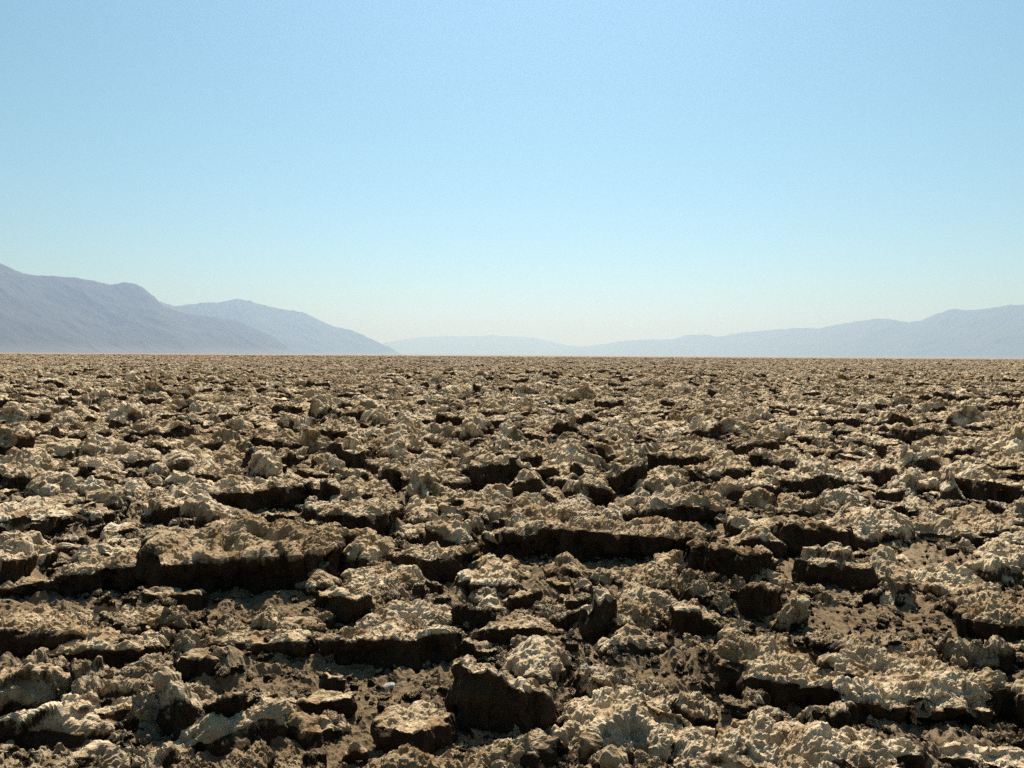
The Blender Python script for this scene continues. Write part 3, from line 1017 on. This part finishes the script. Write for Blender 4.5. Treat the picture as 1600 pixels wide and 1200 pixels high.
# ------------------------------------------------------------------ clods and crumbs nobody could count
def scatter(name, label, cat, pts, srcs):
    """pts rows: x y z  sx sy sz  rot  index"""
    pts = np.array(pts, np.float32)
    me = bpy.data.meshes.new(name)
    me.vertices.add(len(pts))
    me.vertices.foreach_set('co', np.ascontiguousarray(pts[:, :3]).ravel())
    a = me.attributes.new('size', 'FLOAT_VECTOR', 'POINT')
    a.data.foreach_set('vector', np.ascontiguousarray(pts[:, 3:6]).ravel())
    a = me.attributes.new('turn', 'FLOAT_VECTOR', 'POINT')
    a.data.foreach_set('vector', np.ascontiguousarray(pts[:, 6:9]).ravel())
    a = me.attributes.new('pick', 'INT', 'POINT')
    a.data.foreach_set('value', np.ascontiguousarray(pts[:, 9]).astype(np.int32))
    o = link(name, me, None)
    ng = bpy.data.node_groups.new(name, 'GeometryNodeTree')
    ng.interface.new_socket('Geometry', in_out='INPUT', socket_type='NodeSocketGeometry')
    ng.interface.new_socket('Geometry', in_out='OUTPUT', socket_type='NodeSocketGeometry')
    N, L = ng.nodes, ng.links
    gi, go = N.new('NodeGroupInput'), N.new('NodeGroupOutput')
    iop = N.new('GeometryNodeInstanceOnPoints')
    iop.inputs['Pick Instance'].default_value = True
    jn = N.new('GeometryNodeJoinGeometry')
    for s in reversed(srcs):
        oi = N.new('GeometryNodeObjectInfo')
        oi.transform_space = 'ORIGINAL'
        oi.inputs['Object'].default_value = s
        oi.inputs['As Instance'].default_value = True
        L.new(oi.outputs['Geometry'], jn.inputs[0])
    L.new(gi.outputs[0], iop.inputs['Points'])
    L.new(jn.outputs[0], iop.inputs['Instance'])

    def named(nm, typ, sock):
        t = N.new('GeometryNodeInputNamedAttribute')
        t.data_type = typ
        t.inputs['Name'].default_value = nm
        L.new(t.outputs[0], sock)
    named('pick', 'INT', iop.inputs['Instance Index'])
    named('turn', 'FLOAT_VECTOR', iop.inputs['Rotation'])
    named('size', 'FLOAT_VECTOR', iop.inputs['Scale'])
    L.new(iop.outputs[0], go.inputs[0])
    mod = o.modifiers.new('scatter', 'NODES')
    mod.node_group = ng
    tag(o, label, cat, kind='stuff')
    return o


rs = np.random.default_rng(5)
src_objs = [s for s, _ in sources]
src_w = np.array([w for _, w in sources])
ns = len(src_objs)


def rows(x, y, w, squash=(0.8, 1.3), tilt=0.2, sink=0.02):
    x, y, w = np.asarray(x), np.asarray(y), np.asarray(w)
    k = rs.integers(0, ns, len(x))
    s = w / src_w[k]
    z = ground_low(x, y) - sink
    rz = rs.uniform(-1.1, 1.1, len(x)) + np.pi * rs.integers(0, 2, len(x))
    return np.stack([x, y, z, s, s * rs.uniform(.8, 1.2, len(x)), s * rs.uniform(*squash, len(x)),
                     rs.uniform(-tilt, tilt, len(x)), rs.uniform(-tilt, tilt, len(x)), rz, k], 1)


pts = [rows([e[0] for e in rest], [e[1] for e in rest], [e[2] for e in rest], (.6, 1.1), .18)]
# far field: denser than the eye can count
for r0, r1, dens, w0, w1 in ((68, 150, 2.0, .35, .75), (150, 300, .75, .5, 1.05), (300, 650, .15, .8, 1.5)):
    area = (r1 * r1 - r0 * r0) * HALF
    m = int(area * dens)
    D = np.sqrt(rs.uniform(r0 * r0, r1 * r1, m))
    pts.append(rows(rs.uniform(-HALF, HALF, m) * D, D, rs.uniform(w0, w1, m), (.55, .95), .12))
pts = np.vstack(pts)
scatter('salt_clod_field', 'countless salt clods stretching away to the horizon', 'salt clods', pts, src_objs)
print('instances', len(pts))

m = 24000
D = 2.6 + 30 * rs.random(m) ** 1.5
x = rs.uniform(-HALF, HALF, m) * D
w = 0.02 + 0.20 * rs.random(m) ** 2.2
keep = pan_mask(x, D) < 0.25 + rs.random(m) * (w < .06)
cl = perlin(np.stack([x * .9, D * .9, 0 * x + 4], 1)) > -0.15
keep &= cl
keep &= (clear_mask(x, D) < .4) | (w < .045)
x, D, w = x[keep], D[keep], w[keep]
rr = rows(x, D, w, (0.8, 1.5), 0.35, 0.0)
rr[:, 8] = rs.uniform(0, 6.28, len(rr))
zz, _ = ground_height(x, D, np.full_like(x, .02))
rr[:, 2] = zz - 0.1 * w
scatter('salt_rubble', 'crumbs of broken salt crust strewn between the clods', 'rubble', rr, src_objs)
m = 26000
D = 2.4 + 8.5 * rs.random(m) ** 1.2
x = rs.uniform(-HALF, HALF, m) * D
w = 0.012 + 0.045 * rs.random(m) ** 2.0
keep = perlin(np.stack([x * 1.7, D * 1.7, 0 * x + 9], 1)) > rs.uniform(-.5, .45, m)
x, D, w = x[keep], D[keep], w[keep]
r2 = rows(x, D, w, (0.8, 1.6), 0.6, 0.0)
r2[:, 8] = rs.uniform(0, 6.28, len(r2))
r2[:, 2] = ground_height(x, D, np.full_like(x, .02))[0] - 0.1 * w
scatter('salt_grit', 'fine salt chips and grit sprinkled over the silt', 'grit', r2, src_objs)
print('rubble', len(rr), 'tris', total_tris)

# ------------------------------------------------------------------ haze filling the valley
HB = 42500.0
hv = np.array([(sx * HB, sy * HB, z) for z in (-4.5, 1330.0) for sx, sy in ((-1, -1), (1, -1), (1, 1), (-1, 1))])
hq = np.array([(3, 2, 1, 0), (4, 5, 6, 7), (0, 1, 5, 4), (1, 2, 6, 5), (2, 3, 7, 6), (3, 0, 4, 7)])
hm = bpy.data.materials.new('haze')
hm.use_nodes = True
hn, hl = hm.node_tree.nodes, hm.node_tree.links
hn.clear()
pv = hn.new('ShaderNodeVolumePrincipled')
pv.inputs['Color'].default_value = (0.245, 0.37, 0.61, 1)
pv.inputs['Absorption Color'].default_value = (0.43, 0.29, 0.0, 1)
pv.inputs['Density'].default_value = HAZE_DENSITY
pv.inputs['Anisotropy'].default_value = 0.6
ho = hn.new('ShaderNodeOutputMaterial')
hl.new(pv.outputs[0], ho.inputs['Volume'])
tag(link('haze', make_mesh('haze', hv, hq), hm), kind='stuff')
